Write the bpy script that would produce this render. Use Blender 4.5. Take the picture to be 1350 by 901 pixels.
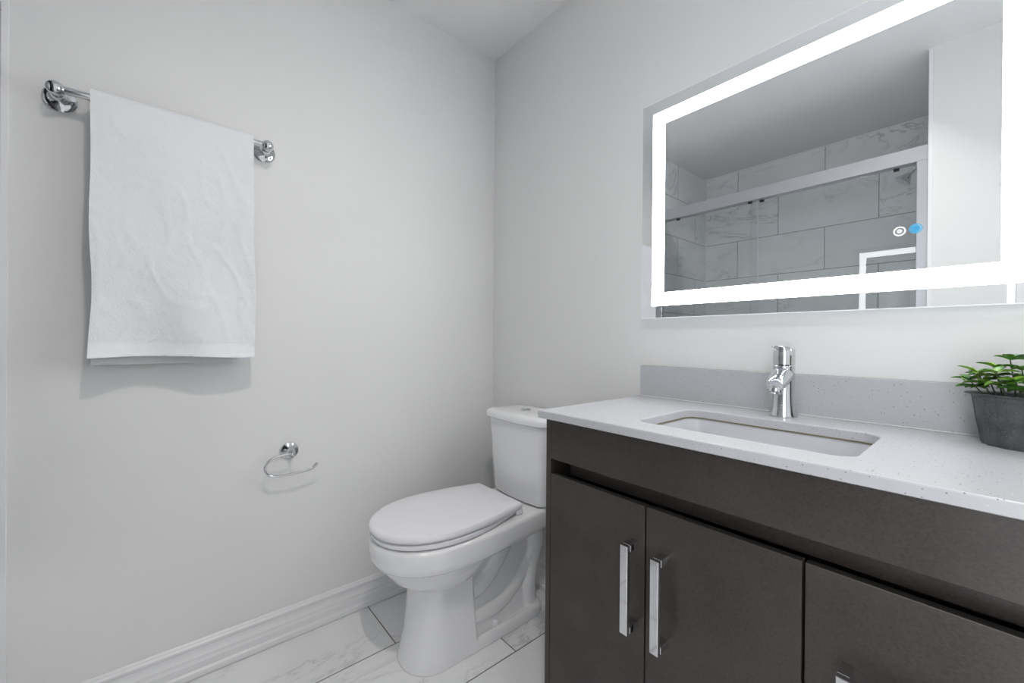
import bpy, bmesh, math, random
from mathutils import Vector, Matrix, noise
from math import sin, cos, pi, radians

for o in list(bpy.data.objects):
    bpy.data.objects.remove(o)
SC = bpy.context.scene
COL = SC.collection

# ------------------------------------------------------------------ camera
FPX = 540.17
CX, CY, CZ = 1.628, -1.255, 1.065
yaw, pit, rol = radians(49.705), radians(-0.121), radians(0.459)
cd = bpy.data.cameras.new('camera')
cam = bpy.data.objects.new('camera', cd)
COL.objects.link(cam)
f = Vector((-sin(yaw) * cos(pit), cos(yaw) * cos(pit), sin(pit)))
r = f.cross(Vector((0, 0, 1))).normalized()
u = r.cross(f)
r2 = r * cos(rol) + u * sin(rol)
u2 = r2.cross(f)
m = Matrix((r2, u2, -f)).transposed().to_4x4()
m.translation = (CX, CY, CZ)
cam.matrix_world = m
cd.sensor_width = 36
cd.lens = 36 * FPX / 1350
cd.clip_start = 0.02
SC.camera = cam

# ------------------------------------------------------------------ exposure, world
SC.view_settings.view_transform = 'Standard'
SC.view_settings.look = 'None'
SC.view_settings.gamma = 1
SC.view_settings.use_curve_mapping = False
SC.view_settings.exposure = 0.02
LED_STRENGTH = 20.0
# recessed ceiling lights (second one added, unseen, as fill): x, y, watts, disc size, point aimed at (eyeball fittings)
POTS = [(1.50, -1.09, 3.9, .075, (.35, -.95, .2)), (1.95, -.80, 1.3, .09, (1.95, -.8, 0))]
w = bpy.data.worlds.new('world')
SC.world = w
w.use_nodes = True
w.node_tree.nodes['Background'].inputs[0].default_value = (0.95, 0.97, 1, 1)
w.node_tree.nodes['Background'].inputs[1].default_value = 5.6    # daylight added as fill, entering by the unseen doorway behind the camera

CEIL = 2.465

# ------------------------------------------------------------------ materials
def mat(name, col=(.8, .8, .8), rough=.5, metal=0.0, spec=.5, coat=0.0, sheen=0.0):
    M = bpy.data.materials.new(name)
    M.use_nodes = True
    b = M.node_tree.nodes['Principled BSDF']
    b.inputs['Base Color'].default_value = (*col, 1)
    b.inputs['Roughness'].default_value = rough
    b.inputs['Metallic'].default_value = metal
    b.inputs['Specular IOR Level'].default_value = spec
    b.inputs['Coat Weight'].default_value = coat
    b.inputs['Sheen Weight'].default_value = sheen
    return M

class NT:
    def __init__(s, M):
        s.t = M.node_tree
        s.b = M.node_tree.nodes['Principled BSDF']
    def n(s, typ, ins=None, **kw):
        nd = s.t.nodes.new('ShaderNode' + typ)
        for k, v in kw.items():
            setattr(nd, k, v)
        for k, v in (ins or {}).items():
            if hasattr(v, 'bl_idname') or isinstance(v, bpy.types.NodeSocket):
                s.t.links.new(v, nd.inputs[k])
            else:
                nd.inputs[k].default_value = v
        return nd
    def set(s, k, sock):
        s.t.links.new(sock, s.b.inputs[k])
    def ramp(s, fac, stops):
        nd = s.n('ValToRGB', {0: fac})
        e = nd.color_ramp.elements
        while len(e) < len(stops):
            e.new(.5)
        for q, (p, c) in zip(e, stops):
            q.position = p
            q.color = (*c, 1) if len(c) == 3 else c
        return nd.outputs[0]
    def bump(s, h, strength=.2, dist=.002):
        nd = s.n('Bump', {'Height': h, 'Strength': strength, 'Distance': dist})
        s.set('Normal', nd.outputs[0])

def paint(name, col, rough=.55, amp=.12):
    M = mat(name, col, rough, spec=.35)
    t = NT(M)
    co = t.n('TexCoord').outputs['Object']
    nz = t.n('TexNoise', {'Vector': co, 'Scale': 160.0, 'Detail': 3.0})
    n2 = t.n('TexNoise', {'Vector': co, 'Scale': 2.5, 'Detail': 2.0})
    c = t.ramp(n2.outputs[0], [(.3, tuple(x * .985 for x in col)), (.7, tuple(min(1, x * 1.01) for x in col))])
    t.set('Base Color', c)
    t.bump(nz.outputs[0], amp, .0008)
    return M

def marble(name, ua, va, uoff, voff, bw, bh, off=.5, base=(.78, .79, .80), grout=(.33, .33, .32), rough=.16, vein=1.0, mortar=.0022):
    """tiles in object space; ua/va = axis index of the tile's long and short side"""
    M = mat(name, base, rough)
    t = NT(M)
    co = t.n('TexCoord').outputs['Object']
    sx = t.n('SeparateXYZ', {0: co})
    U = t.n('Math', {0: sx.outputs[ua], 1: uoff}, operation='ADD').outputs[0]
    V = t.n('Math', {0: sx.outputs[va], 1: voff}, operation='ADD').outputs[0]
    uv = t.n('CombineXYZ', {0: U, 1: V, 2: 0.0}).outputs[0]
    br = t.n('TexBrick', {'Vector': uv, 'Color1': (0, 0, 0, 1), 'Color2': (1, 1, 1, 1), 'Mortar': (0, 0, 0, 1),
                          'Scale': 1.0, 'Mortar Size': mortar, 'Mortar Smooth': .1, 'Brick Width': bw, 'Row Height': bh},
             offset=off, offset_frequency=2, squash=1.0, squash_frequency=2)
    # a different piece of stone in every tile
    sh = t.n('VectorMath', {0: br.outputs['Color'], 1: (7.3, 3.1, 5.7)}, operation='MULTIPLY').outputs[0]
    p = t.n('VectorMath', {0: uv, 1: sh}, operation='ADD').outputs[0]
    rot = t.n('Mapping', {'Vector': p, 'Rotation': (0, 0, .85), 'Scale': (1.0, 2.3, 1)}).outputs[0]
    w1 = t.n('TexNoise', {'Vector': rot, 'Scale': 1.7, 'Detail': 7.0, 'Roughness': .62, 'Distortion': .9}).outputs[0]
    a = t.n('Math', {0: w1, 1: .5}, operation='SUBTRACT').outputs[0]
    a = t.n('Math', {0: a}, operation='ABSOLUTE').outputs[0]
    vn = t.ramp(a, [(0.0, (1, 1, 1)), (.005, (.6, .6, .6)), (.016, (.12, .12, .12)), (.06, (0, 0, 0))])
    w2 = t.n('TexNoise', {'Vector': p, 'Scale': 2.2, 'Detail': 3.0}).outputs[0]
    msk = t.ramp(w2, [(.46, (.10, .10, .10)), (.66, (1, 1, 1))])
    vf = t.n('Math', {0: vn, 1: msk}, operation='MULTIPLY').outputs[0]
    vf = t.n('Math', {0: vf, 1: vein}, operation='MULTIPLY').outputs[0]
    w3 = t.n('TexNoise', {'Vector': p, 'Scale': 3.0, 'Detail': 4.0}).outputs[0]
    cl = t.ramp(w3, [(.35, tuple(x * .95 for x in base)), (.6, base)])
    mx = t.n('Mix', {'Factor': vf, 'A': cl, 'B': (.30, .31, .33, 1)}, data_type='RGBA')
    # sockets of the RGBA mix
    mx.inputs[6].default_value = (1, 1, 1, 1)
    t.t.links.new(cl, mx.inputs[6]); mx.inputs[7].default_value = (.27, .28, .30, 1)
    m2 = t.n('Mix', {'Factor': br.outputs['Fac']}, data_type='RGBA')
    t.t.links.new(mx.outputs[2], m2.inputs[6]); m2.inputs[7].default_value = (*grout, 1)
    t.set('Base Color', m2.outputs[2])
    rr = t.n('MapRange', {0: br.outputs['Fac'], 3: rough, 4: .8}).outputs[0]
    t.set('Roughness', rr)
    inv = t.n('Math', {0: 1.0, 1: br.outputs['Fac']}, operation='SUBTRACT').outputs[0]
    t.bump(inv, .5, .001)
    return M

WALL = paint('wall_paint', (.83, .832, .83))
CEILM = paint('ceiling_paint', (.90, .905, .912), .8, .25)
TRIM = mat('white_trim', (.86, .865, .88), .3)
FLOORM = marble('marble_floor', 1, 0, .632 + 3.0, .02 + 3 * .2965, .60, .2965, .5, base=(.93, .935, .945), grout=(.20, .20, .20), vein=.42)
TILEB = marble('marble_wall_back', 0, 2, 3.206, 1.10 + .01, .578, .30, .5, base=(.93, .94, .95), grout=(.30, .30, .31), vein=.6)
TILES = marble('marble_wall_side', 1, 2, 3.05, 1.10 + .01, .578, .30, .5, base=(.93, .94, .95), grout=(.30, .30, .31), vein=.6)
CHROME = mat('chrome', (.68, .69, .71), .06, 1.0)
SATIN = mat('satin_aluminium', (.46, .47, .50), .42, .45)
PORC = mat('white_porcelain', (.88, .885, .90), .12, spec=.55, coat=.3)
PLAST = mat('white_seat_plastic', (.88, .88, .92), .22)
BLACK = mat('black_rubber', (.02, .02, .02), .4)
GAP = mat('dark_recess', (.012, .011, .010), .6)

# dark wenge laminate with a faint linen texture
WOOD = mat('dark_laminate', (.045, .037, .032), .38, spec=.45)
t = NT(WOOD)
co = t.n('TexCoord').outputs['Object']
mp = t.n('Mapping', {'Vector': co, 'Scale': (1, 1, 6)}).outputs[0]
n1 = t.n('TexNoise', {'Vector': mp, 'Scale': 160.0, 'Detail': 3.0}).outputs[0]
n2 = t.n('TexNoise', {'Vector': co, 'Scale': 260.0, 'Detail': 2.0}).outputs[0]
n3 = t.n('TexNoise', {'Vector': co, 'Scale': 9.0, 'Detail': 4.0}).outputs[0]
s_ = t.n('Math', {0: n1, 1: n2}, operation='ADD').outputs[0]
s_ = t.n('Math', {0: s_, 1: n3}, operation='ADD').outputs[0]
s_ = t.n('Math', {0: s_, 1: 3.0}, operation='DIVIDE').outputs[0]
t.set('Base Color', t.ramp(s_, [(.38, (.030, .026, .0235)), (.62, (.058, .048, .041))]))
t.bump(n2, .25, .0005)

# white engineered stone with dark and glittering flecks
QUARTZ = mat('white_quartz', (.53, .535, .56), .25, spec=.4)
t = NT(QUARTZ)
co = t.n('TexCoord').outputs['Object']
def flecks(scale, lo, hi, seed):
    mpp = t.n('Mapping', {'Vector': co, 'Location': (seed, seed, seed)}).outputs[0]
    v = t.n('TexVoronoi', {'Vector': mpp, 'Scale': scale, 'Randomness': 1.0})
    d = t.ramp(v.outputs['Distance'], [(lo, (1, 1, 1)), (hi, (0, 0, 0))])
    sp = t.n('SeparateColor', {0: v.outputs['Color']}).outputs[0]
    k = t.n('Math', {0: sp, 1: .80}, operation='GREATER_THAN').outputs[0]
    return t.n('Math', {0: d, 1: k}, operation='MULTIPLY').outputs[0]
f1 = flecks(190, .12, .24, 3.3)
f2 = flecks(210, .08, .17, 9.1)
mx = t.n('Mix', {'Factor': f1}, data_type='RGBA')
mx.inputs[6].default_value = (.53, .535, .56, 1); mx.inputs[7].default_value = (.20, .19, .175, 1)
m2 = t.n('Mix', {'Factor': f2}, data_type='RGBA')
t.t.links.new(mx.outputs[2], m2.inputs[6]); m2.inputs[7].default_value = (.80, .81, .83, 1)
t.set('Base Color', m2.outputs[2])

# terry towelling
TOWEL = mat('white_terry', (.86, .87, .905), .95, spec=.1, sheen=.4)
t = NT(TOWEL)
co = t.n('TexCoord').outputs['Object']
a = t.n('TexNoise', {'Vector': co, 'Scale': 330.0, 'Detail': 2.0}).outputs[0]
b_ = t.n('TexNoise', {'Vector': co, 'Scale': 90.0, 'Detail': 3.0}).outputs[0]
t.bump(t.n('Math', {0: a, 1: b_}, operation='ADD').outputs[0], .5, .002)
HEM = mat('towel_hem', (.91, .92, .95), .85, spec=.15, sheen=.2)

# galvanised tin
TIN = mat('galvanised_tin', (.08, .085, .088), .5, .3)
t = NT(TIN)
co = t.n('TexCoord').outputs['Object']
a = t.n('TexNoise', {'Vector': co, 'Scale': 28.0, 'Detail': 5.0}).outputs[0]
v = t.n('TexVoronoi', {'Vector': co, 'Scale': 420.0}).outputs['Distance']
c1 = t.ramp(a, [(.35, (.055, .06, .062)), (.65, (.115, .12, .122))])
k = t.ramp(v, [(.10, (1, 1, 1)), (.2, (0, 0, 0))])
kk = t.n('Math', {0: k, 1: .5}, operation='MULTIPLY').outputs[0]
mx = t.n('Mix', {'Factor': kk}, data_type='RGBA')
t.t.links.new(c1, mx.inputs[6]); mx.inputs[7].default_value = (.6, .6, .6, 1)
t.set('Base Color', mx.outputs[2])

LEAF = mat('green_leaf', (.10, .26, .05), .38, spec=.5)
t = NT(LEAF)
co = t.n('TexCoord').outputs['Object']
a = t.n('TexNoise', {'Vector': co, 'Scale': 38.0, 'Detail': 2.0}).outputs[0]
t.set('Base Color', t.ramp(a, [(.34, (.04, .14, .025)), (.5, (.11, .30, .035)), (.66, (.34, .52, .08))]))
STEM = mat('plant_stem', (.05, .07, .03), .6)
SOIL = mat('dark_soil', (.03, .028, .02), .9)

# mirror silvering, led strip, icons
MIRROR = mat('mirror_silver', (.94, .955, .965), .0, 1.0)
GEDGE = mat('polished_glass_edge', (.85, .90, .92), .15)
GEDGE.node_tree.nodes['Principled BSDF'].inputs['Emission Color'].default_value = (.9, .96, 1, 1)
GEDGE.node_tree.nodes['Principled BSDF'].inputs['Emission Strength'].default_value = .45   # led light leaking out of the glass edge
def emis(name, col, st):
    M = bpy.data.materials.new(name); M.use_nodes = True
    nt = M.node_tree
    nt.nodes.clear()
    e = nt.nodes.new('ShaderNodeEmission'); o = nt.nodes.new('ShaderNodeOutputMaterial')
    e.inputs[0].default_value = (*col, 1); e.inputs[1].default_value = st
    nt.links.new(e.outputs[0], o.inputs[0])
    return M
LED = emis('frosted_led_strip', (.96, .98, 1.0), LED_STRENGTH)
ICONW = emis('white_touch_icon', (1, 1, 1), 1.3)
ICONB = emis('blue_touch_icon', (.10, .50, .85), 1.0)
POTEM = emis('lamp_disc', (1, .985, .96), 12)

# clear glass pane: transparent with a fresnel reflection
GLASS = bpy.data.materials.new('clear_glass'); GLASS.use_nodes = True
nt = GLASS.node_tree; nt.nodes.clear()
tr = nt.nodes.new('ShaderNodeBsdfTransparent'); tr.inputs[0].default_value = (.965, .975, .975, 1)
gl = nt.nodes.new('ShaderNodeBsdfGlossy'); gl.inputs['Roughness'].default_value = .0
fr = nt.nodes.new('ShaderNodeFresnel'); fr.inputs[0].default_value = 1.5
mxs = nt.nodes.new('ShaderNodeMixShader'); ou = nt.nodes.new('ShaderNodeOutputMaterial')
nt.links.new(fr.outputs[0], mxs.inputs[0]); nt.links.new(tr.outputs[0], mxs.inputs[1])
nt.links.new(gl.outputs[0], mxs.inputs[2]); nt.links.new(mxs.outputs[0], ou.inputs[0])

# ------------------------------------------------------------------ helpers
def obj(name, bm, M, parent=None, smooth=False, loc=None):
    me = bpy.data.meshes.new(name)
    bmesh.ops.recalc_face_normals(bm, faces=bm.faces)
    bm.to_mesh(me); bm.free()
    for q in (M if isinstance(M, (list, tuple)) else [M]):
        me.materials.append(q)
    if smooth:
        for p in me.polygons: p.use_smooth = True
        try:
            me.set_sharp_from_angle(angle=radians(40))
        except Exception:
            pass
    o = bpy.data.objects.new(name, me)
    COL.objects.link(o)
    if loc: o.location = loc
    if parent:
        o.parent = parent
        # all geometry is written in world space; keep it there
        o.matrix_parent_inverse = Matrix.Translation(parent.location).inverted()
    return o

def thing(name, label, cat, loc=(0, 0, 0), group=None):
    o = bpy.data.objects.new(name, None)
    COL.objects.link(o)
    o.location = loc
    o.empty_display_size = .05
    o['label'] = label; o['category'] = cat
    if group: o['group'] = group
    return o

def tag(o, label, cat, group=None):
    o['label'] = label; o['category'] = cat
    if group: o['group'] = group
    return o

def struct(o, label=None, cat=None):
    o['kind'] = 'structure'
    if label: o['label'] = label
    if cat: o['category'] = cat
    return o

def box(bm, x0, x1, y0, y1, z0, z1, bev=0.0, seg=2):
    t_ = bmesh.new()
    bmesh.ops.create_cube(t_, size=1)
    for v in t_.verts:
        v.co = Vector(((x0 + x1) / 2 + v.co.x * (x1 - x0), (y0 + y1) / 2 + v.co.y * (y1 - y0), (z0 + z1) / 2 + v.co.z * (z1 - z0)))
    if bev:
        bmesh.ops.bevel(t_, geom=list(t_.edges), offset=bev, segments=seg, profile=.5, affect='EDGES')
    merge(bm, t_)
    return bm

def merge(bm, t_, M=None):
    if M is not None:
        bmesh.ops.transform(t_, matrix=M, verts=t_.verts)
    mp_ = {}
    for v in t_.verts: mp_[v] = bm.verts.new(v.co)
    for fc in t_.faces:
        try:
            nf = bm.faces.new([mp_[v] for v in fc.verts]); nf.material_index = fc.material_index; nf.smooth = fc.smooth
        except ValueError: pass
    t_.free()

def B(x0, x1, y0, y1, z0, z1, bev=0.0, seg=2):
    return box(bmesh.new(), x0, x1, y0, y1, z0, z1, bev, seg)

def loft(bm, rings, cap=True, closed=True):
    rs = [[bm.verts.new(p) for p in rg] for rg in rings]
    n = len(rs[0])
    for a, b in zip(rs, rs[1:]):
        for i in range(n if closed else n - 1):
            j = (i + 1) % n
            bm.faces.new((a[i], a[j], b[j], b[i]))
    if cap:
        bm.faces.new(rs[0][::-1]); bm.faces.new(rs[-1])
    return bm

def lathe(bm, prof, origin, axis=(0, 0, 1), seg=40, squash=1.0):
    """prof: (radius, height along axis)"""
    ax = Vector(axis).normalized()
    rt = Vector((0, 0, 1)).rotation_difference(ax).to_matrix()
    rings = []
    for rad, h in prof:
        rings.append([Vector(origin) + rt @ Vector((max(rad, 1e-5) * cos(2 * pi * i / seg), max(rad, 1e-5) * sin(2 * pi * i / seg) * squash, h)) for i in range(seg)])
    return loft(bm, rings)

def tube(bm, pts, rad, seg=16, sub=1):
    P = [Vector(p) for p in pts]
    if sub > 1:   # catmull-rom
        Q = []
        for i in range(len(P) - 1):
            p0 = P[max(i - 1, 0)]; p1 = P[i]; p2 = P[i + 1]; p3 = P[min(i + 2, len(P) - 1)]
            for k_ in range(sub):
                s = k_ / sub
                Q.append(.5 * ((2 * p1) + (p2 - p0) * s + (2 * p0 - 5 * p1 + 4 * p2 - p3) * s * s + (-p0 + 3 * p1 - 3 * p2 + p3) * s ** 3))
        Q.append(P[-1])
        if isinstance(rad, (list, tuple)):
            R_ = []
            for i in range(len(P) - 1):
                for k_ in range(sub): R_.append(rad[i] + (rad[i + 1] - rad[i]) * k_ / sub)
            R_.append(rad[-1]); rad = R_
        P = Q
    if not isinstance(rad, (list, tuple)): rad = [rad] * len(P)
    T = [(P[min(i + 1, len(P) - 1)] - P[max(i - 1, 0)]).normalized() for i in range(len(P))]
    N = T[0].orthogonal().normalized()
    rings = []
    for i, p in enumerate(P):
        if i:
            N = (N - T[i] * N.dot(T[i])).normalized()
        Bn = T[i].cross(N)
        rings.append([p + (N * cos(2 * pi * k_ / seg) + Bn * sin(2 * pi * k_ / seg)) * rad[i] for k_ in range(seg)])
    return loft(bm, rings)

def prism(bm, prof, p0, p1, up=Vector((0, 0, 1)), out=Vector((1, 0, 0))):
    """profile (out, up) swept straight from p0 to p1"""
    rings = [[Vector(p) + out * a + up * b for a, b in prof] for p in (p0, p1)]
    return loft(bm, rings)

# ------------------------------------------------------------------ room
YS = -1.562      # front plane of the shower recess
YB = -2.37       # tiled back wall
XE = 1.418       # right end of the shower recess
XR = 2.62        # right-hand wall, behind the camera
FL = obj('floor', B(-.1, XR + .1, YB - .1, .1, -.1, 0), FLOORM); struct(FL)
CL = obj('ceiling', B(-.1, XR + .1, YB - .1, .1, CEIL, CEIL + .1), CEILM); struct(CL)
struct(obj('wall_left', B(-.1, 0, YS, .1, 0, CEIL), WALL))
struct(obj('wall_mirror', B(0, XR, 0, .1, 0, CEIL), WALL))
struct(obj('wall_right', B(XR, XR + .1, YB, .1, 0, CEIL), WALL))
struct(obj('wall_shower_left', B(-.1, 0, YB, YS, 0, CEIL), TILES))
struct(obj('wall_shower_back', B(-.1, XE, YB - .1, YB, 0, CEIL), TILEB))
struct(obj('wall_shower_end', B(XE, XE + .012, YB, YS - .01, 0, CEIL), TILES))
struct(obj('wall_back', B(XE + .012, 1.66, YB - .1, YS, 0, CEIL), WALL))
DW0, DW1, DH = 1.66, 2.44, 2.04
bm = bmesh.new()
box(bm, DW1, XR, YS - .12, YS, 0, CEIL)
box(bm, DW0, DW1, YS - .12, YS, DH, CEIL)
struct(obj('wall_door', bm, WALL))
# door casing and slab
cas = [(0, 0), (0, .012), (.006, .016), (.05, .016), (.058, .02), (.066, .02), (.07, .014), (.07, 0)]
d1 = thing('door_1', 'white panelled door standing open in its white casing behind the camera', 'door', (DW0, YS, 0))
d1['kind'] = 'structure'
bm = bmesh.new()
prism(bm, [(a, b) for a, b in cas], (DW0 - .0 + .02, YS, 0), (DW0 + .02, YS, DH), up=Vector((0, 1, 0)), out=Vector((1, 0, 0)))
prism(bm, [(-a, b) for a, b in cas], (DW1 + .05, YS, 0), (DW1 + .05, YS, DH), up=Vector((0, 1, 0)), out=Vector((1, 0, 0)))
prism(bm, [(a, b) for a, b in cas], (DW0 + .02, YS, DH - .01), (DW1 + .05, YS, DH - .01), up=Vector((0, 1, 0)), out=Vector((0, 0, 1)))
obj('casing', bm, TRIM, d1)
DX = DW1 - .075        # slab opened at a right angle so the added daylight gets in
bm = B(DX, DX + .035, YS - .84, YS - .125, .01, DH - .01)
for z0, z1 in ((.15, .95), (1.1, 1.9)):
    for ya, yb in ((YS - .76, YS - .52), (YS - .45, YS - .21)):
        box(bm, DX - .008, DX + .002, ya, yb, z0, z1, .003)
ds = obj('door_slab', bm, TRIM, d1)
bm = bmesh.new()
lathe(bm, [(.026, 0), (.026, .005), (.01, .01), (.01, .03), (.024, .04), (.027, .055), (.018, .068), (0, .07)], (DX, YS - .77, .95), (-1, 0, 0), 24)
obj('door_handle', bm, CHROME, ds, True)

# baseboards: stepped colonial profile (out from wall, height)
BP = [(0, .0015), (.0215, .0015), (.023, .004), (.023, .010), (.0215, .021), (.0165, .027), (.0165, .049), (.0145, .054), (.0135, .060), (.0135, .066),
      (.0110, .071), (.0085, .080), (.0080, .090), (.0100, .095), (.0115, .100), (.0115, .105), (.0075, .109), (.006, .114), (.0035, .117), (0, .118)]
BP = [(a, b * .935) for a, b in BP]
bm = bmesh.new(); prism(bm, BP, (0, YS, 0), (0, 0, 0), out=Vector((1, 0, 0)))
struct(obj('baseboard_left', bm, TRIM))
bm = bmesh.new(); prism(bm, BP, (0, 0, 0), (.858, 0, 0), out=Vector((0, -1, 0)))
struct(obj('baseboard_mirror', bm, TRIM))
bm = bmesh.new(); prism(bm, BP, (1.76, 0, 0), (XR, 0, 0), out=Vector((0, -1, 0)))
struct(obj('baseboard_right', bm, TRIM))
bm = bmesh.new(); prism(bm, BP, (XE + .012, YS, 0), (DW0 + .02, YS, 0), out=Vector((0, 1, 0)))
struct(obj('baseboard_back', bm, TRIM))
# white silicone bead where the tiles meet the ceiling and each other, plus the tile edge strip
bm = B(0, XE, YB, YB + .006, CEIL - .008, CEIL); box(bm, 0, .006, YB, YS, CEIL - .008, CEIL)
box(bm, 0, .008, YB, YB + .008, 0, CEIL)
box(bm, XE - .006, XE, YB, YS, CEIL - .008, CEIL)
struct(obj('trim_1', bm, TRIM))
bm = B(0, .004, YS - .012, YS + .002, .118, CEIL, .0015)
box(bm, XE - .002, XE + .014, YS - .012, YS + .002, 0, CEIL, .0015)
struct(obj('trim_2', bm, TRIM))

# ------------------------------------------------------------------ ceiling lights
labs = ['round recessed ceiling light nearest the shower opening', 'round recessed ceiling light added unseen as fill right of the vanity']
for (px, py, pw, psz, aim), lb in zip(POTS, labs):
    tl = thing('ceiling_light', lb, 'light', (px, py, CEIL), 'recessed ceiling lights')
    ax = (Vector(aim) - Vector((px, py, CEIL))).normalized()
    tilt = ax.z > -.95
    org = Vector((px, py, CEIL - (.004 if tilt else .0005)))
    bm = bmesh.new()
    lathe(bm, [(.052, -.003), (.056, -.008), (.072, -.006), (.076, 0), (.052, 0)], (px, py, CEIL - .0005), (0, 0, 1), 40)
    obj('trim_ring', bm, TRIM, tl, True)
    if tilt:      # white eyeball added to tilt the lamp towards the left wall
        bm = bmesh.new()
        lathe(bm, [(.050, -.01), (.050, .014), (.046, .026), (.041, .034), (.039, .032), (.039, .028), (0, .028)], org, ax, 40)
        obj('eyeball', bm, TRIM, tl, True)
    bm = bmesh.new()
    lathe(bm, [(.038, .0), (.038, .002)], org + ax * (.0285 if tilt else .001), ax, 40)
    obj('lamp_disc', bm, POTEM, tl)
    L = bpy.data.lights.new('lamp_light', 'AREA')
    L.shape = 'DISK'; L.size = psz; L.spread = radians(122); L.energy = pw; L.color = (1, .95, .88)
    lo = bpy.data.objects.new('lamp_light', L); COL.objects.link(lo)
    lo.parent = tl
    lo.location = org + ax * (.036 if tilt else .012) - Vector(tl.location)
    lo.rotation_mode = 'QUATERNION'
    lo.rotation_quaternion = ax.to_track_quat('-Z', 'Y')

# ------------------------------------------------------------------ vanity cabinet
VX0, VX1 = .860, 1.745
VF = -.482
van = thing('vanity_cabinet', 'dark brown vanity cabinet with chrome handles under the white counter', 'cabinet', ((VX0 + VX1) / 2, VF / 2, 0))
bm = B(VX0, VX0 + .0155, VF + .0005, -.012, .0, .8615, .0006, 1)
obj('side_panel', bm, WOOD, van)
bm = B(VX1 - .0155, VX1, VF + .0005, -.012, .0, .8615, .0006, 1)
obj('side_panel', bm, WOOD, van)
bm = B(VX0 + .0165, VX1 - .0165, -.024, -.012, .09, .74)
box(bm, VX0 + .0165, VX1 - .0165, VF + .03, -.024, .075, .09)
box(bm, VX0 + .046, VX1 - .046, VF + .045, VF + .060, .713, .8)          # inner rail behind the finger channel
for xs in (1.155, 1.434):
    box(bm, xs - .008, xs + .008, VF + .03, -.024, .09, .70)
box(bm, VX0 + .0165, VX1 - .0165, VF + .06, VF + .075, 0, .075)
obj('carcass', bm, WOOD, van)
obj('front_rail', B(VX0 + .0172, VX1 - .0172, VF, VF + .018, .757, .8608, .0006, 1), WOOD, van)

def handle(parent, x0, x1, z0, z1, yf, vertical=True):
    """square chrome pull: a flat bar on two posts"""
    bm = bmesh.new()
    th = .011
    if vertical:
        box(bm, x0, x1, yf, yf + th, z0, z1, .0008, 1)
        box(bm, x0, x1, yf + th, VF - .0002, z1 - .014, z1, .0008, 1)
        box(bm, x0, x1, yf + th, VF - .0002, z0, z0 + .014, .0008, 1)
    else:
        box(bm, x0, x1, yf, yf + th, z0, z1, .0008, 1)
        box(bm, x0, x0 + .014, yf + th, VF - .0002, z0, z1, .0008, 1)
        box(bm, x1 - .014, x1, yf + th, VF - .0002, z0, z1, .0008, 1)
    return obj('handle', bm, CHROME, parent)

EDGE = mat('dark_top_edge', (.010, .009, .008), .7)  # near-black colour on the top faces of doors and drawers
def front(name, *a):
    bm = B(*a, .0009, 1)
    top = a[5]
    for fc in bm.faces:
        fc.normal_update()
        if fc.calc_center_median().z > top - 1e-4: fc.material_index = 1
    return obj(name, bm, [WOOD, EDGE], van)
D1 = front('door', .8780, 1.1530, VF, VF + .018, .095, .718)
handle(D1, 1.122, 1.140, .455, .640, -.525)
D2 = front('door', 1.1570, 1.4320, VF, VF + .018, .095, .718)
handle(D2, 1.1915, 1.2095, .453, .637, -.525)
z1 = .718
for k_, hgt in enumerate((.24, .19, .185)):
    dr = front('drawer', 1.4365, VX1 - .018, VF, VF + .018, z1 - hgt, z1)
    hz = (.5915 if k_ == 0 else z1 - hgt / 2 + .009)
    handle(dr, 1.484, 1.484 + .19, hz - .018, hz, -.525, False)
    z1 -= hgt + .004

# ------------------------------------------------------------------ countertop with sink cutout
CT0, CT1 = .862, .882
def rrect(x0, x1, y0, y1, rad, seg=8, z=0):
    pts = []
    for (cx, cy, a0) in ((x1 - rad, y1 - rad, 0), (x0 + rad, y1 - rad, 90), (x0 + rad, y0 + rad, 180), (x1 - rad, y0 + rad, 270)):
        for i in range(seg + 1):
            a = radians(a0 + 90 * i / seg)
            pts.append(Vector((cx + rad * cos(a), cy + rad * sin(a), z)))
    return pts
SX0, SX1, SY0, SY1 = 1.088, 1.484, -.420, -.156
bm = bmesh.new()
def slab_ring(z_out, dout, z_in, din):
    o_ = rrect(.845 + dout, 1.762 - dout, -.500 + dout, -.0015, .002, 8, z_out)
    i_ = rrect(SX0 - din, SX1 + din, SY0 - din, SY1 + din, .035, 8, z_in)
    return [bm.verts.new(p) for p in o_], [bm.verts.new(p) for p in i_]
lv = [slab_ring(CT0 + .0015, 0, CT0, 0)]
o0 = [bm.verts.new(p) for p in rrect(.845 + .002, 1.762 - .002, -.498, -.0015, .002, 8, CT0)]
oT1 = [bm.verts.new(p) for p in rrect(.845, 1.762, -.500, -.0015, .002, 8, CT1 - .003)]
oT2 = [bm.verts.new(p) for p in rrect(.8459, 1.7611, -.4991, -.0015, .002, 8, CT1 - .0009)]
oT = [bm.verts.new(p) for p in rrect(.848, 1.759, -.497, -.0015, .002, 8, CT1)]
iT = [bm.verts.new(p) for p in rrect(SX0 - .003, SX1 + .003, SY0 - .003, SY1 + .003, .038, 8, CT1)]
iM = [bm.verts.new(p) for p in rrect(SX0 - .0009, SX1 + .0009, SY0 - .0009, SY1 + .0009, .0359, 8, CT1 - .0009)]
iM2 = [bm.verts.new(p) for p in rrect(SX0, SX1, SY0, SY1, .035, 8, CT1 - .003)]
o1, i0 = lv[0]
chain = [i0, o0, o1, oT1, oT2, oT, iT, iM, iM2, i0]
n = len(o1)
for a, b in zip(chain, chain[1:]):
    for i in range(n):
        j = (i + 1) % n
        bm.faces.new((a[i], a[j], b[j], b[i]))
ctop = tag(obj('countertop', bm, QUARTZ), 'white speckled quartz countertop with backsplash on the dark vanity', 'countertop')
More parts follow.
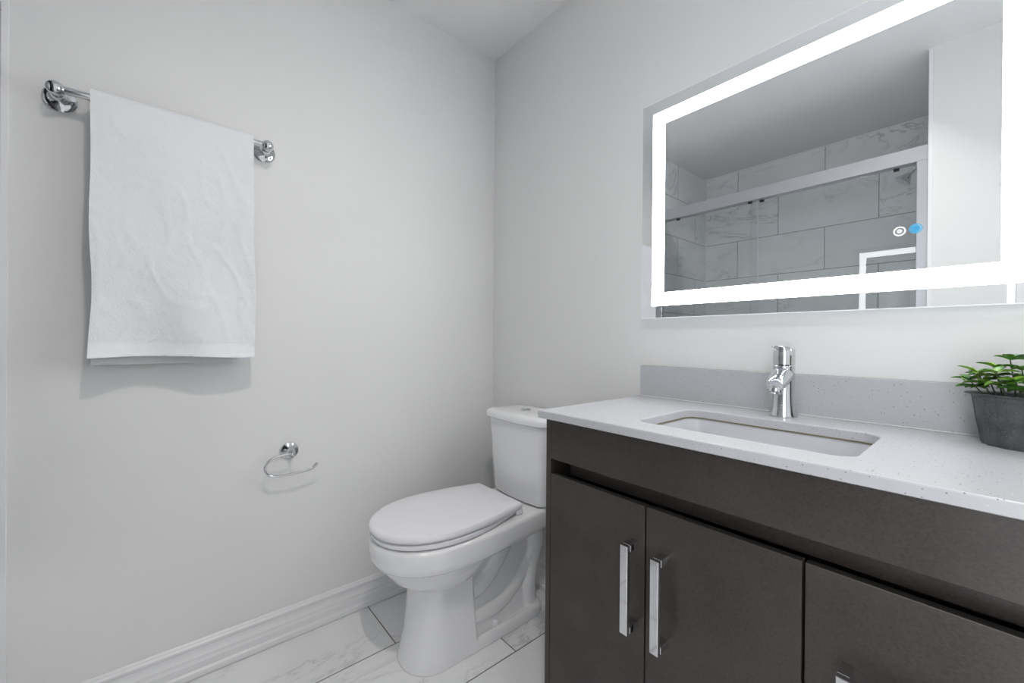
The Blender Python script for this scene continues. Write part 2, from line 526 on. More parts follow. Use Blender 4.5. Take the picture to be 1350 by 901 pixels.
obj('backsplash', B(.848, 1.762, -.020, -.0012, CT1 + .0001, .985, .0015, 2), QUARTZ, ctop)
# caulk line
obj('caulk', B(.848, 1.762, -.0235, -.020, CT1 + .0001, CT1 + .0025, .001, 1), TRIM, ctop)

# sink basin (undermount)
bm = bmesh.new()
def ring(d, z, rad=.04):
    return rrect(SX0 - d, SX1 + d, SY0 - d, SY1 + d, rad, 8, z)
rings = [ring(.016, CT0 - .010), ring(.016, CT0 - .0022), ring(.004, CT0 - .0022), ring(.001, CT0 - .006), ring(-.002, CT0 - .03),
         ring(-.010, CT0 - .095), ring(-.022, CT0 - .118, .045), ring(-.05, CT0 - .130, .05), ring(-.10, CT0 - .134, .02)]
outer = [ring(-.10, CT0 - .146, .02), ring(-.04, CT0 - .144, .05), ring(-.005, CT0 - .12, .045), ring(.008, CT0 - .05), ring(.010, CT0 - .010)]
rg = [[bm.verts.new(p) for p in q] for q in rings + outer[0:]]
n = len(rg[0])
for k_ in range(len(rings) - 1):
    for i in range(n):
        j = (i + 1) % n; bm.faces.new((rg[k_][i], rg[k_][j], rg[k_ + 1][j], rg[k_ + 1][i]))
bm.faces.new(rg[len(rings) - 1])
for k_ in range(len(rings), len(rg) - 1):
    for i in range(n):
        j = (i + 1) % n; bm.faces.new((rg[k_][i], rg[k_][j], rg[k_ + 1][j], rg[k_ + 1][i]))
bm.faces.new(rg[len(rings)])
for i in range(n):
    j = (i + 1) % n; bm.faces.new((rg[-1][i], rg[-1][j], rg[0][j], rg[0][i]))
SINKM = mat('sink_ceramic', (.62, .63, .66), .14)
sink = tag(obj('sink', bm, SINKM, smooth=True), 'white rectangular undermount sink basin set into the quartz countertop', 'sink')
bm = bmesh.new()
SCX = (SX0 + SX1) / 2
lathe(bm, [(.0, 0), (.030, 0), (.032, .002), (.027, .004), (.022, .003), (.02, .008), (0, .009)], (SCX, -.288, CT0 - .1338), (0, 0, 1), 32)
obj('drain', bm, CHROME, sink, True)
# brown sealant line showing under the stone edge
SEAL = mat('aged_sealant', (.20, .15, .06), .6)
bm = bmesh.new()
a = [bm.verts.new(p) for p in rrect(SX0 - .003, SX1 + .003, SY0 - .003, SY1 + .003, .038, 8, CT0 - .0021)]
b = [bm.verts.new(p) for p in rrect(SX0 + .0012, SX1 - .0012, SY0 + .0012, SY1 - .0012, .034, 8, CT0 - .0021)]
c = [bm.verts.new(p) for p in rrect(SX0 + .0012, SX1 - .0012, SY0 + .0012, SY1 - .0012, .034, 8, CT0 - .0002)]
e_ = [bm.verts.new(p) for p in rrect(SX0 - .003, SX1 + .003, SY0 - .003, SY1 + .003, .038, 8, CT0 - .0002)]
for q, s in ((a, b), (b, c), (c, e_), (e_, a)):
    for i in range(n):
        j = (i + 1) % n; bm.faces.new((q[i], q[j], s[j], s[i]))
obj('sealant', bm, SEAL, sink)

# ------------------------------------------------------------------ faucet
FX, FY = 1.288, -.078
fau = thing('faucet', 'chrome single lever faucet with angled spout behind the sink', 'faucet', (FX, FY, CT1))
bm = bmesh.new()
lathe(bm, [(0, 0), (.0305, 0), (.0310, .002), (.0290, .008), (.0265, .020), (.0245, .040), (.0236, .062), (.0234, .09), (.0234, .1255), (.0225, .1265), (0, .1268)], (FX, FY, CT1 + .0002), (0, 0, 1), 48)
obj('body', bm, CHROME, fau, True)
# spout: an oval tube leaving the body forward and falling to its mouth
bm = bmesh.new()
sp = [((FX, FY + .006, .992), .0215, .023), ((FX, FY - .012, .985), .0222, .0222), ((FX, FY - .030, .977), .0224, .0205), ((FX, FY - .048, .970), .0220, .0185), ((FX, FY - .061, .9645), .0208, .0170), ((FX, FY - .067, .9620), .0185, .0150), ((FX, FY - .0685, .9615), .015, .012)]
rgs = []
dr_ = Vector((0, -.9, -.42)).normalized(); up_ = Vector((0, -.42, .9)).normalized()
for c_, rx, rz in sp:
    rgs.append([Vector(c_) + Vector((1, 0, 0)) * rx * cos(2 * pi * i / 36) + up_ * rz * sin(2 * pi * i / 36) for i in range(36)])
loft(bm, rgs)
obj('spout', bm, CHROME, fau, True)
bm = bmesh.new()
lathe(bm, [(.0, .001), (.0115, .001), (.0125, -.002), (.0150, -.002), (.0155, .001), (.0158, .014), (.014, .018)], (FX, FY - .0600, .9470), (0, .38, 1), 32)
obj('aerator', bm, CHROME, fau, True)
# rotating cap with its thin lever blade
bm = bmesh.new()
lathe(bm, [(0, .1285), (.0222, .1285), (.0234, .1297), (.0236, .150), (.0236, .163), (.0215, .1675), (.016, .169), (0, .1692)], (FX, FY, CT1), (0, 0, 1), 48)
cap = obj('lever', bm, CHROME, fau, True)
bm = bmesh.new()
def blade_ring(y, hw, zc, th):
    return [Vector((FX + hw * cos(2 * pi * i / 24), y, zc + th * sin(2 * pi * i / 24))) for i in range(24)]
loft(bm, [blade_ring(FY + .012, .012, 1.049, .003), blade_ring(FY - .002, .0175, 1.0500, .0042), blade_ring(FY - .022, .0185, 1.0530, .0036), blade_ring(FY - .040, .0165, 1.0550, .0027),
          blade_ring(FY - .052, .0115, 1.0560, .0020), blade_ring(FY - .057, .005, 1.0562, .0012)])
obj('lever_blade', bm, CHROME, cap, True)

# ------------------------------------------------------------------ led mirror
MX0, MX1, MZ0, MZ1 = .855, 1.716, 1.142, 1.851
MY = -.030
mir = thing('led_mirror', 'frameless wall mirror with glowing white light border above the vanity', 'mirror', ((MX0 + MX1) / 2, -.015, (MZ0 + MZ1) / 2))
bm = bmesh.new()
box(bm, MX0, MX1, MY, MY + .005, MZ0, MZ1, .0018, 1)
for fc in bm.faces:
    fc.normal_update()
    fc.material_index = 0 if (fc.calc_center_median().y < MY + 1e-4) else 1
obj('mirror_glass', bm, [MIRROR, GEDGE], mir)
ins, wd = .040, .042
def frame_ring(x0, x1, z0, z1, wd, y0, y1):
    bm = bmesh.new()
    box(bm, x0, x1, y0, y1, z0, z0 + wd); box(bm, x0, x1, y0, y1, z1 - wd, z1)
    box(bm, x0, x0 + wd, y0, y1, z0 + wd, z1 - wd); box(bm, x1 - wd, x1, y0, y1, z0 + wd, z1 - wd)
    return bm
obj('light_strip', frame_ring(MX0 + ins, MX1 - ins, MZ0 + ins, MZ1 - ins, wd, MY - .0006, MY), LED, mir)
obj('backing', B(MX0 + .03, MX1 - .03, MY + .005, -.0005, MZ0 + .03, MZ1 - .03), SATIN, mir)
def ringmesh(bm, cx, cz, r0, r1, y, seg=32, d=.0003):
    for (ra, rb) in ((r0, r1),):
        A = [bm.verts.new((cx + ra * cos(2 * pi * i / seg), y, cz + ra * sin(2 * pi * i / seg))) for i in range(seg)]
        C_ = [bm.verts.new((cx + rb * cos(2 * pi * i / seg), y, cz + rb * sin(2 * pi * i / seg))) for i in range(seg)]
        for i in range(seg):
            j = (i + 1) % seg; bm.faces.new((A[i], A[j], C_[j], C_[i]))
def seg_(bm, x0, z0, x1, z1, y, wdt=.0008):
    d = Vector((x1 - x0, 0, z1 - z0)).normalized(); nrm = Vector((-d.z, 0, d.x)) * wdt / 2
    a_, b__ = Vector((x0, y, z0)), Vector((x1, y, z1))
    bm.faces.new([bm.verts.new(p) for p in (a_ + nrm, b__ + nrm, b__ - nrm, a_ - nrm)])
IY = MY - .0008
bm = bmesh.new()
icx, icz = 1.491, 1.311
ringmesh(bm, icx, icz, .0078, .0102, IY)
for k_ in range(8):
    a = pi * k_ / 4 + .2
    seg_(bm, icx + .0012 * cos(a), icz + .0012 * sin(a), icx + .005 * cos(a), icz + .005 * sin(a), IY, .0012)
obj('touch_icon', bm, ICONW, mir)['label'] = 'white ringed touch button with a star-burst light symbol'
bm = bmesh.new()
icx = 1.5165
ringmesh(bm, icx, icz + .001, .0086, .0104, IY)
ringmesh(bm, icx, icz + .001, .0004, .0074, IY)
ti = obj('touch_icon', bm, ICONB, mir); ti['label'] = 'blue glowing touch button with wavy defog symbol'
bm = bmesh.new()
DK = mat('icon_engraving', (.03, .12, .25), .5)
for q in (-.003, 0, .003):
    for s in range(4):
        z0 = icz - .003 + s * .002
        seg_(bm, icx + q + (.0007 if s % 2 else -.0007), z0, icx + q + (-.0007 if s % 2 else .0007), z0 + .002, IY - .0002, .0007)
obj('defog_symbol', bm, DK, ti)

# ------------------------------------------------------------------ towel bar, towel, paper holder
BX, BZ = .068, 1.703
tb = thing('towel_bar', 'chrome wall towel bar with round end posts holding the white towel', 'towel bar', (0, -1.235, BZ))
bm = bmesh.new(); tube(bm, [(BX, -1.472, BZ), (BX, -.998, BZ)], .0098, 24)
obj('bar', bm, CHROME, tb, True)
for y in (-1.472, -.998):
    bm = bmesh.new()
    lathe(bm, [(0, 0), (.0335, 0), (.0340, .003), (.0315, .0055), (.0320, .0075), (.0285, .0100), (.0240, .0108), (.0170, .0150), (.0110, .022), (.0085, .032), (.0080, .045), (.0100, .050), (.0125, .0520)], (.0003, y, BZ), (1, 0, 0), 40)
    rs_ = obj('end_post', bm, CHROME, tb, True)
    bm = bmesh.new()
    bmesh.ops.create_uvsphere(bm, u_segments=28, v_segments=18, radius=.0178, matrix=Matrix.Translation((BX, y, BZ)))
    lathe(bm, [(.0125, 0), (.0125, .008), (.0105, .016), (.0085, .018)], (BX, y, BZ), (0, 1 if y < -1.2 else -1, 0), 28)
    obj('ball_end', bm, CHROME, rs_, True)

# towel: several folded layers hanging over the bar; each is a strip of cloth with real thickness
random.seed(4)
TY0, TY1 = -1.407, -1.041
def towel_layer(z_front, z_back, off, thick, hem=False, dyl=0.0, dyr=0.0, seed=0.0, amp=1.0):
    bm = bmesh.new()
    R0 = .0102 + off
    NY = 90
    path = []   # (u along), returns x, z for arclength parameter
    zf = BZ; 
    nf, na, nb = 130, 14, 40
    pts = []
    for i in range(nf + 1):
        s = i / nf
        pts.append(('f', z_front + (zf - z_front) * s))
    for i in range(1, na):
        pts.append(('a', pi * i / na))
    for i in range(nb + 1):
        s = i / nb
        pts.append(('b', zf + (z_back - zf) * s))
    grid_o, grid_i = [], []
    for kind, q in pts:
        ro, ri = [], []
        for j in range(NY + 1):
            v = j / NY
            y = TY0 + dyl + (TY1 + dyr - TY0 - dyl) * v
            if kind == 'f':
                d = zf - q
                L_ = zf - z_front
                g = d / L_
                # slight bell outward at the foot of the towel
                flare = .017 * g * g + amp * (.010 * g ** 3 * sin(v * 9.5 + 1.9 + seed) + .006 * g * sin(v * 4 + 4.5 * g + seed))
                if hem and amp:
                    flare += .004 * g * sin((v * 2.2 - g * 3.5) * 3)
                wr = noise.noise(Vector((y * 9 + seed, q * 4, 1.3))) * .0035 + noise.noise(Vector((y * 20 + q * 12, q * 34 - y * 7, 4.1 + seed))) * .0012
                rdg = noise.noise(Vector((y * 15 + q * 3, q * 6, 7.7 + seed)))
                wr += .0016 * max(0, 1 - abs(rdg) * 5)
                diag = noise.noise(Vector(((y + q * .45) * 7, (q - y * .8) * 17, 11.3)))
                wr += .0017 * max(0, 1 - abs(diag) * 5) ** 2 * (.2 + g)
                wr *= min(1, d * 9) * amp
                x = BX + R0 + flare + wr
                tk = thick
                if hem:
                    e_h = q - z_front
                    if e_h < .041: tk = thick * .45; x -= .0020 * min(1, (.041 - e_h) / .003)
                    if e_h < .006: tk = thick * .75; x += .0013
                y2 = y + .004 * g * (1 if v < .5 else -1) * sin(q * 17 + seed + 3 * v) - (.003 * g if v < .5 else -.003 * g) * (1 - 2 * abs(v - .5)) ** 0
                y = y2 + (.007 * (1 - v) + .006 * v) * g
                ro.append(Vector((x, y, q + .004 * sin(v * 5 + seed) * g))); ri.append(Vector((x - tk, y, q + .004 * sin(v * 5 + seed) * g)))
            elif kind == 'a':
                c_, s_2 = cos(q), sin(q)
                ro.append(Vector((BX + R0 * c_, y, zf + R0 * s_2))); ri.append(Vector((BX + (R0 - thick) * c_, y, zf + (R0 - thick) * s_2)))
            else:
                x = BX - R0 + .002 * sin(v * 8 + seed) * (zf - q)
                ro.append(Vector((x, y, q))); ri.append(Vector((x + thick, y, q)))
        grid_o.append(ro); grid_i.append(ri)
    def mk(g): return [[bm.verts.new(p) for p in row] for row in g]
    O, I = mk(grid_o), mk(grid_i)
    nr = len(O)
    for a in range(nr - 1):
        hemface = hem and pts[a][0] == 'f' and (pts[a][1] - z_front) < .041
        for j in range(NY):
            f1_ = bm.faces.new((O[a][j], O[a][j + 1], O[a + 1][j + 1], O[a + 1][j])); bm.faces.new((I[a][j + 1], I[a][j], I[a + 1][j], I[a + 1][j + 1]))
            if hemface: f1_.material_index = 1
        bm.faces.new((O[a][0], O[a + 1][0], I[a + 1][0], I[a][0])); bm.faces.new((O[a + 1][NY], O[a][NY], I[a][NY], I[a + 1][NY]))
    for j in range(NY):
        bm.faces.new((O[0][j + 1], O[0][j], I[0][j], I[0][j + 1])); bm.faces.new((O[-1][j], O[-1][j + 1], I[-1][j + 1], I[-1][j]))
    for fc in bm.faces: fc.smooth = True
    return bm
def tri_layer():
    return towel_layer(1.010, .99, .0125, .0055, True, 0, 0, 0.0)
tw = tag(obj('towel', tri_layer(), [TOWEL, HEM], smooth=True), 'white folded bath towel hanging over the chrome bar on the left wall', 'towel')
bm = towel_layer(1.022, 1.02, .0055, .0045, False, .003, -.003, 0.0)
obj('inner_fold', bm, TOWEL, tw, True)

tp = thing('toilet_paper_holder', 'empty open-arm chrome toilet paper holder on the left wall', 'paper holder', (0, -.914, .667))
bm = bmesh.new()
lathe(bm, [(0, 0), (.0285, 0), (.0295, .003), (.0275, .006), (.0280, .008), (.0240, .0105), (.0150, .015), (.0090, .024), (.0070, .038), (.0075, .050), (.0090, .053), (.0088, .060), (.005, .0640), (0, .0645)], (.0003, -.914, .667), (1, 0, 0), 40)
obj('wall_rosette', bm, CHROME, tp, True)
bm = bmesh.new()
AX = .058
armp = [(AX, -.913, .667), (AX, -.935, .6675), (AX, -.960, .666), (AX, -.982, .657), (AX, -.996, .640), (AX, -.997, .621), (AX, -.986, .606), (AX, -.968, .599), (AX, -.945, .597), (AX, -.905, .5985), (AX, -.870, .6015), (AX, -.853, .605), (AX, -.842, .613), (AX, -.835, .621)]
tube(bm, armp, [.0042] * 12 + [.0045, .005], 14, 4)
obj('arm', bm, CHROME, tp, True)

# ------------------------------------------------------------------ toilet
TX = .385
toi = thing('toilet', 'white two-piece toilet with closed lid in the corner left of the vanity', 'toilet', (TX, -.4, 0))
def egg(hw, ym, yf, yb, bw, z, rc=.03, px=2.15, tilt=0.0):
    pts = []
    for i in range(7):
        pts.append(((-bw + rc) + (2 * (bw - rc)) * i / 6, yb))
    for i in range(1, 6):
        a = pi / 2 - pi / 2 * i / 6
        pts.append((bw - rc + rc * cos(a), yb - rc + rc * sin(a)))
    for i in range(0, 12):
        s = i / 12
        pts.append((bw + (hw - bw) * sin(pi / 2 * s), yb - rc + (ym - yb + rc) * s))
    for i in range(0, 33):
        a = pi * i / 32
        c_, s2 = cos(a), sin(a)
        e = 2 / px
        pts.append((hw * math.copysign(abs(c_) ** e, c_), ym - (ym - yf) * abs(s2) ** e))
    for i in range(11, -1, -1):
        s = i / 12
        pts.append((-(bw + (hw - bw) * sin(pi / 2 * s)), yb - rc + (ym - yb + rc) * s))
    for i in range(5, 0, -1):
        a = pi / 2 - pi / 2 * i / 6
        pts.append((-(bw - rc + rc * cos(a)), yb - rc + rc * sin(a)))
    return [Vector((TX + x, y, z + tilt * (y + .5))) for x, y in pts]
RT = .432
bm = bmesh.new()
# rim band, deck and the underside that turns in
loft(bm, [egg(.162, -.52, -0.739, -.045, .130, RT), egg(.172, -.52, -0.752, -.036, .136, RT - .002), egg(.180, -.52, -0.761, -.032, .140, RT - .010), egg(.181, -.52, -0.762, -.030, .140, RT - .030),
          egg(.181, -.52, -0.758, -.030, .136, RT - .060), egg(.178, -.52, -0.752, -.040, .130, RT - .074), egg(.168, -.52, -0.736, -.06, .12, RT - .084), egg(.150, -.52, -0.714, -.08, .10, RT - .088)])
# bowl bulge under the band
loft(bm, [egg(.160, -.52, -0.732, -.24, .085, RT - .06), egg(.160, -.52, -0.730, -.26, .080, RT - .084), egg(.155, -.52, -0.719, -.29, .072, RT - .108), egg(.140, -.52, -.695, -.33, .06, RT - .140),
          egg(.115, -.52, -.650, -.36, .05, RT - .17), egg(.08, -.52, -.590, -.40, .04, RT - .19)])
# front pedestal column
def ped(hw, yf, yb, z):
    return egg(hw, -.555, yf, yb, hw - .001, z, .008, 2.1)
loft(bm, [ped(.108, -.666, -.428, .0), ped(.108, -.666, -.428, .006), ped(.1095, -.658, -.430, .03), ped(.1045, -.644, -.434, .09), ped(.0980, -.634, -.438, .16), ped(.0970, -.630, -.442, .22), ped(.0980, -.630, -.446, .27), ped(.104, -.635, -.45, .31)])
# foot flange running back
def flange(hw, yb, z):
    return egg(hw, -.46, -.60, yb, hw - .004, z, .055, 2.1)
loft(bm, [flange(.110, -.098, 0), flange(.110, -.098, .026), flange(.106, -.102, .036), flange(.098, -.110, .041), flange(.090, -.118, .040), flange(.084, -.124, .030), flange(.082, -.126, .02)])
# recessed web and sculpted trapway
loft(bm, [[Vector((TX + s * hw, y, z)) for s, y in ((-1, -.46), (1, -.46), (1, yb), (-1, yb))] for z, hw, yb in ((.0, .082, -.135), (.05, .072, -.15), (.12, .066, -.15), (.22, .062, -.13), (.30, .066, -.11), (.37, .08, -.07))])
for s in (-1, 1):
    tube(bm, [(TX + s * .042, -.46, .185), (TX + s * .043, -.40, .195), (TX + s * .043, -.345, .228), (TX + s * .042, -.300, .280), (TX + s * .042, -.26, .335), (TX + s * .042, -.22, .375)], [.042, .042, .040, .040, .040, .042], 20, 6)
    tube(bm, [(TX + s * .040, -.20, .385), (TX + s * .046, -.155, .350), (TX + s * .048, -.128, .300), (TX + s * .045, -.130, .240), (TX + s * .042, -.150, .180), (TX + s * .040, -.160, .10), (TX + s * .040, -.160, .02)], [.036, .044, .048, .044, .042, .044, .048], 20, 6)
    tube(bm, [(TX + s * .040, -.46, .085), (TX + s * .045, -.385, .088), (TX + s * .047, -.315, .094), (TX + s * .045, -.250, .120), (TX + s * .042, -.195, .165), (TX + s * .040, -.16, .21)], [.034, .036, .036, .034, .034, .034], 18, 6)
bowl = obj('bowl', bm, PORC, toi, True)
rm = bowl.modifiers.new('remesh', 'REMESH'); rm.mode = 'VOXEL'; rm.voxel_size = .003; rm.use_smooth_shade = True
sm = bowl.modifiers.new('smooth', 'SMOOTH'); sm.factor = .5; sm.iterations = 9
# bolt caps
for s in (-1, 1):
    bm = bmesh.new(); lathe(bm, [(.0, -.02), (.0125, -.02), (.0125, .008), (.011, .013), (.006, .016), (0, .0165)], (TX + s * .0775, -.335, .036), (0, 0, 1), 24)
    obj('bolt_cap', bm, PLAST, toi, True)
# seat and lid
def slabs(levels):
    b_m = bmesh.new(); loft(b_m, levels); return b_m
SB = -.262
obj('seat', slabs([egg(.170, -.53, -0.748, SB - .02, .125, RT + .003), egg(.1745, -.53, -0.754, SB - .015, .128, RT + .005), egg(.1745, -.53, -0.757, SB - .013, .130, RT + .011), egg(.1755, -.53, -0.756, SB - .014, .129, RT + .017), egg(.170, -.53, -0.749, SB - .02, .125, RT + .0195)]), PLAST, toi, True)
LB = SB + .004
lid = obj('lid', slabs([egg(.172, -.53, -0.752, LB, .134, RT + .0225, .012), egg(.1755, -.53, -0.760, LB, .137, RT + .026, .012), egg(.1775, -.53, -0.763, LB, .139, RT + .033, .012), egg(.1760, -.53, -0.761, LB - .001, .138, RT + .040, .012),
            egg(.1740, -.53, -0.755, LB - .004, .134, RT + .0445, .012), egg(.165, -.53, -0.744, LB - .012, .126, RT + .0462, .012), egg(.10, -.53, -0.640, LB - .08, .07, RT + .0475, .012)]), PLAST, toi, True)
for s in (-1, 1):
    obj('hinge', B(TX + s * .108 - .026, TX + s * .108 + .026, LB - .026, LB + .006, RT + .0005, RT + .027, .006, 3), PLAST, toi, True)
# tank
def tk(hw, yf, yb, z, bulge=.022):
    pts = []
    rc = .035
    N_ = 14
    for i in range(N_ + 1):     # curved front
        v = i / N_ * 2 - 1
        pts.append((v * (hw - rc), yf + bulge * 0.5 * v * v))
    for i in range(1, 8):
        a = -pi / 2 + pi / 2 * i / 8
        pts.append((hw - rc + rc * cos(a), yf + bulge * .5 + rc + rc * sin(a)))
    pts += [(hw, yf + bulge * .5 + rc), (hw, yb - .012), (hw - .004, yb - .004), (hw - .012, yb), (-hw + .012, yb), (-hw + .004, yb - .004), (-hw, yb - .012), (-hw, yf + bulge * .5 + rc)]
    for i in range(7, 0, -1):
        a = -pi / 2 + pi / 2 * i / 8
        pts.append((-(hw - rc + rc * cos(a)), yf + bulge * .5 + rc + rc * sin(a)))
    return [Vector((TXT + x, y, z)) for x, y in pts]
TXT = .393
bm = bmesh.new()
loft(bm, [tk(.120, -.165, -.040, RT + .0005), tk(.140, -.185, -.030, RT + .002), tk(.149, -.194, -.026, RT + .008), tk(.152, -.198, -.024, RT + .022), tk(.158, -.205, -.022, .58), tk(.165, -.212, -.020, .70), tk(.167, -.214, -.020, .742)])
obj('tank', bm, PORC, toi, True)
bm = bmesh.new()
loft(bm, [tk(.160, -.206, -.024, .7425), tk(.171, -.220, -.016, .7435), tk(.177, -.227, -.012, .748), tk(.178, -.228, -.011, .758), tk(.177, -.227, -.012, .768), tk(.171, -.220, -.015, .776), tk(.160, -.208, -.022, .780), tk(.10, -.16, -.06, .782)])
tl_ = obj('tank_lid', bm, PORC, toi, True)
bm = bmesh.new(); lathe(bm, [(0, 0), (.0215, 0), (.0215, .003), (.020, .0045), (.0185, .0042), (.0180, .0030), (0, .0034)], (TXT, -.130, .7817), (0, 0, 1), 36)
fb = obj('flush_button', bm, CHROME, tl_, True); fb['label'] = 'round chrome dual flush button'
obj('button_divider', B(TXT - .0005, TXT + .0005, -.1478, -.1122, .7845, .7856), GAP, fb)

# supply valve behind the toilet
sv = thing('supply_valve', 'small chrome water shut-off valve on the wall behind the toilet', 'valve', (.25, 0, .19))
bm = bmesh.new(); lathe(bm, [(0, 0), (.024, 0), (.023, .004), (.008, .006), (.008, .04), (.011, .042), (.011, .066), (.006, .068), (.006, .08), (.014, .082), (.014, .092), (0, .094)], (.25, -.0005, .19), (0, -1, 0), 24)
obj('valve_body', bm, CHROME, sv, True)
bm = bmesh.new(); tube(bm, [(.25, -.055, .195), (.25, -.055, .25), (.245, -.06, .32), (.265, -.075, .40), (.29, -.085, .424), (.295, -.09, .4335)], .0055, 12, 4)
obj('hose', bm, SATIN, sv, True)

# ------------------------------------------------------------------ potted plant
PXC, PYC = 1.683, -.096
pot = thing('potted_plant', 'small leafy green plant in a grey galvanised tin pot on the counter', 'plant', (PXC, PYC, CT1))
bm = bmesh.new()
NF = 14
def potring(a_, b__, z, fl=0.0, seg=128):
    P_ = []
    for i in range(seg):
        th = 2 * pi * i / seg
        # flat facets
        k_ = (th * NF / (2 * pi)) % 1 - .5
        fac = cos(pi / NF) / cos(k_ * 2 * pi / NF)
        q = 1 + (fac - 1) * fl
        P_.append(Vector((PXC + a_ * q * cos(th), PYC + b__ * q * sin(th), z)))
    return P_
PT = .975
rings = [potring(.070, .048, CT1 + .0003, 2.5), potring(.0715, .0495, CT1 + .004, 3), potring(.078, .0545, .925, 3), potring(.0835, .0590, PT - .007, 2.2), potring(.0850, .0600, PT - .003, .3), potring(.0925, .0665, PT - .0005, 0), potring(.0930, .0670, PT + .0008, 0), potring(.0905, .0645, PT + .0012, 0), potring(.084, .059, PT - .001, 0), potring(.080, .056, PT - .012, 0), potring(.0765, .0525, .93, 0)]
loft(bm, rings)
obj('pot', bm, TIN, pot, True)
bm = bmesh.new(); loft(bm, [potring(.0775, .0535, PT - .024), potring(.0785, .0545, PT - .011), potring(.03, .02, PT - .006)])
obj('soil', bm, SOIL, pot)
rnd = random.Random(11)
stems = bmesh.new(); fol = bmesh.new()
def leaf(bm, base, d, up, L_, W_):
    d = d.normalized(); side = d.cross(up).normalized(); up = side.cross(d).normalized()
    NL = 7
    rows = []
    for i in range(NL + 1):
        s = i / NL
        wv = W_ * (sin(pi * s ** .8)) ** .85 if 0 < s < 1 else 0
        droop = -.30 * L_ * s * s + .10 * L_ * s
        c_ = base + d * (L_ * s) + up * droop
        if wv < 1e-5: rows.append([c_])
        else: rows.append([c_ - side * wv / 2 + up * wv * .22, c_ - side * wv / 4 + up * wv * .06, c_, c_ + side * wv / 4 + up * wv * .06, c_ + side * wv / 2 + up * wv * .22])
    th = .0006
    for sgn in (1, -1):
        V = [[bm.verts.new(p + up * th * sgn) for p in rw] for rw in rows]
        for a, b in zip(V, V[1:]):
            if len(a) == 1:
                for k_ in range(4): bm.faces.new((a[0], b[k_], b[k_ + 1]) if sgn > 0 else (a[0], b[k_ + 1], b[k_]))
            elif len(b) == 1:
                for k_ in range(4): bm.faces.new((a[k_], b[0], a[k_ + 1]) if sgn > 0 else (a[k_ + 1], b[0], a[k_]))
            else:
                for k_ in range(4): bm.faces.new((a[k_], b[k_], b[k_ + 1], a[k_ + 1]) if sgn > 0 else (a[k_ + 1], b[k_ + 1], b[k_], a[k_]))
spots = [(-.058, -.012, .036), (-.052, .020, .030), (-.040, -.030, .040), (-.030, .012, .062), (-.018, -.022, .046), (-.006, .026, .058), (.004, -.030, .040), (.012, .004, .066),
         (.030, -.022, .050), (.034, .022, .060), (.052, -.004, .048), (-.045, .0, .048), (.02, -.038, .03), (.060, .020, .04), (-.022, -.04, .026), (-.064, .006, .022)]
for sx, sy, h in spots:
    b0 = Vector((PXC + sx, PYC + sy, PT - .012))
    lean = Vector((sx * .28 + rnd.uniform(-.006, .006), sy * .25 + rnd.uniform(-.006, .006), 0))
    tip = b0 + lean + Vector((0, 0, h + .012))
    tube(stems, [b0, b0 + lean * .3 + Vector((0, 0, h * .5)), tip], [.0013, .0011, .0008], 8, 3)
    nw = 2 if h < .05 else 3
    a0 = rnd.uniform(0, 6.28)
    for q in range(nw):
        s = 1 - q * .36
        pb = b0.lerp(tip, s)
        nl = 5 if q == 0 else 4
        for k_ in range(nl):
            a = a0 + q * .7 + 2 * pi * k_ / nl + rnd.uniform(-.25, .25)
            el = rnd.uniform(.15, .65) if q == 0 else rnd.uniform(-.15, .45)
            d = Vector((cos(a) * cos(el), sin(a) * cos(el), sin(el)))
            leaf(fol, pb, d, Vector((0, 0, 1)), rnd.uniform(.021, .031), rnd.uniform(.0125, .0175))
            # keep clear of the backsplash: nothing grows past the slab
for v in fol.verts:
    if v.co.y > -.0225: v.co.y = -.0225 - (v.co.y + .0225) * .2
    if v.co.z < CT1 + .1: v.co.z = max(v.co.z, PT - .008)
obj('stem', stems, STEM, pot, True)
obj('foliage', fol, LEAF, pot, True)

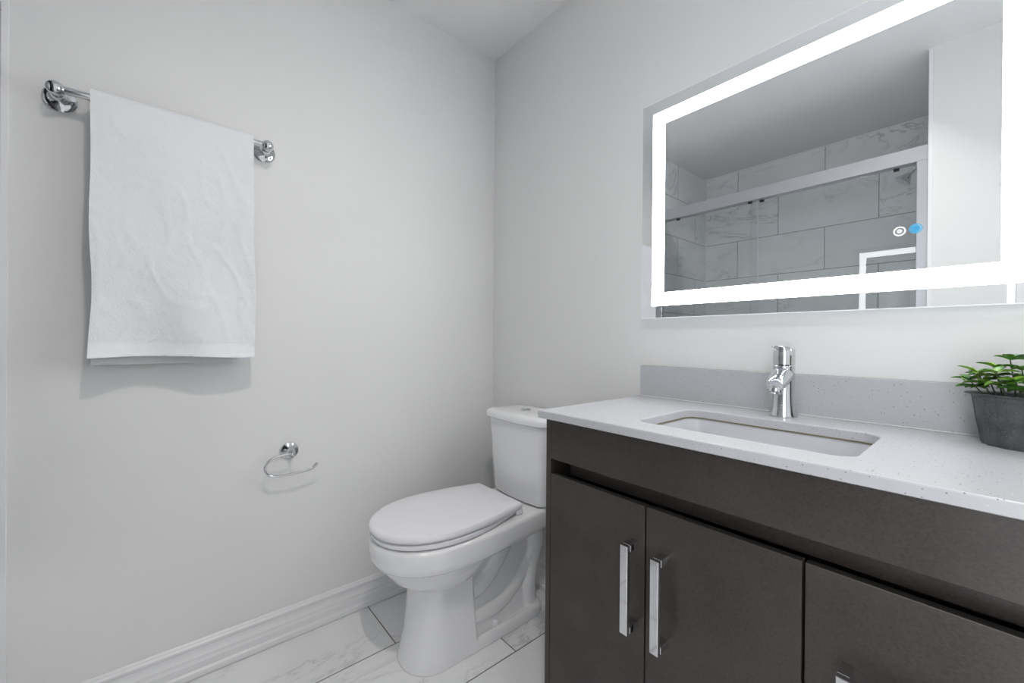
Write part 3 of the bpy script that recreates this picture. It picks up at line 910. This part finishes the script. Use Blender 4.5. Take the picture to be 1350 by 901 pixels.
# ------------------------------------------------------------------ shower: tub, enclosure, shower head
YD = -1.605
bm = bmesh.new()
TZ = .46
xs0, xs1, ys0, ys1 = .001, XE - .001, YB + .001, YS - .014
def tr_(d, z, rad): return rrect(xs0 + d, xs1 - d, ys0 + d, ys1 - d, rad, 8, z)
loft(bm, [tr_(0, 0, .004), tr_(0, TZ - .01, .004), tr_(.004, TZ, .008), tr_(.075, TZ, .08), tr_(.085, TZ - .01, .09), tr_(.12, .16, .12), tr_(.17, .12, .12)])
tub = tag(obj('bathtub', bm, PORC, smooth=True), 'white alcove bathtub under the sliding glass doors', 'bathtub')
en = thing('shower_door', 'sliding glass shower door with silver frame seen in the mirror', 'shower door', (.7, YD, TZ))
HT = 2.020
def rail(bm, x0, x1, y0, y1, z0, z1):
    box(bm, x0, x1, y0, y1, z0, z1, .003, 2)
bm = bmesh.new(); rail(bm, .001, XE - .001, YD - .028, YD + .028, HT - .072, HT)
obj('header_rail', bm, SATIN, en)
bm = bmesh.new(); rail(bm, .001, XE - .001, YD - .026, YD + .026, TZ + .0005, TZ + .03)
obj('bottom_track', bm, SATIN, en)
for x0, x1 in ((.001, .036), (XE - .042, XE - .001)):
    bm = bmesh.new(); rail(bm, x0, x1, YD - .022, YD + .030, TZ + .03, HT - .072)
    obj('side_jamb', bm, SATIN, en)
g1 = obj('glass_panel', B(.037, .672, YD + .006, YD + .012, TZ + .031, HT - .074), GLASS, en)
g2 = obj('glass_panel', B(.63, XE - .044, YD - .014, YD - .008, TZ + .031, HT - .074), GLASS, en)
for g, xs, yy in ((g1, (.16, .630), YD + .009), (g2, (.69, 1.30), YD - .011)):
    for x in xs:
        bm = B(x - .011, x + .011, yy - .007, yy + .007, HT - .086, HT - .074, .001, 1)
        obj('roller_clip', bm, BLACK, g)
# towel handle on inner glass, thin edge seal
obj('edge_seal', B(.672, .676, YD + .004, YD + .014, TZ + .031, HT - .074), SATIN, g1)
sh = thing('shower_head', 'chrome shower head on a bent arm inside the tiled shower', 'shower head', (XE, -1.97, 2.055))
bm = bmesh.new()
tube(bm, [(XE - .001, -1.97, 2.053), (XE - .04, -1.97, 2.056), (XE - .075, -1.97, 2.044), (XE - .098, -1.97, 2.023)], .0095, 14, 4)
lathe(bm, [(.026, 0), (.025, .004), (.010, .007), (.0095, .012)], (XE - .0005, -1.97, 2.053), (-1, 0, 0), 24)
obj('arm', bm, CHROME, sh, True)
bm = bmesh.new()
lathe(bm, [(0, 0), (.012, 0), (.014, .01), (.012, .02), (.018, .03), (.030, .050), (.038, .062), (.039, .070), (.035, .072), (0, .072)], (XE - .093, -1.97, 2.030), (-.62, .12, -.78), 32)
obj('spray_head', bm, CHROME, sh, True)
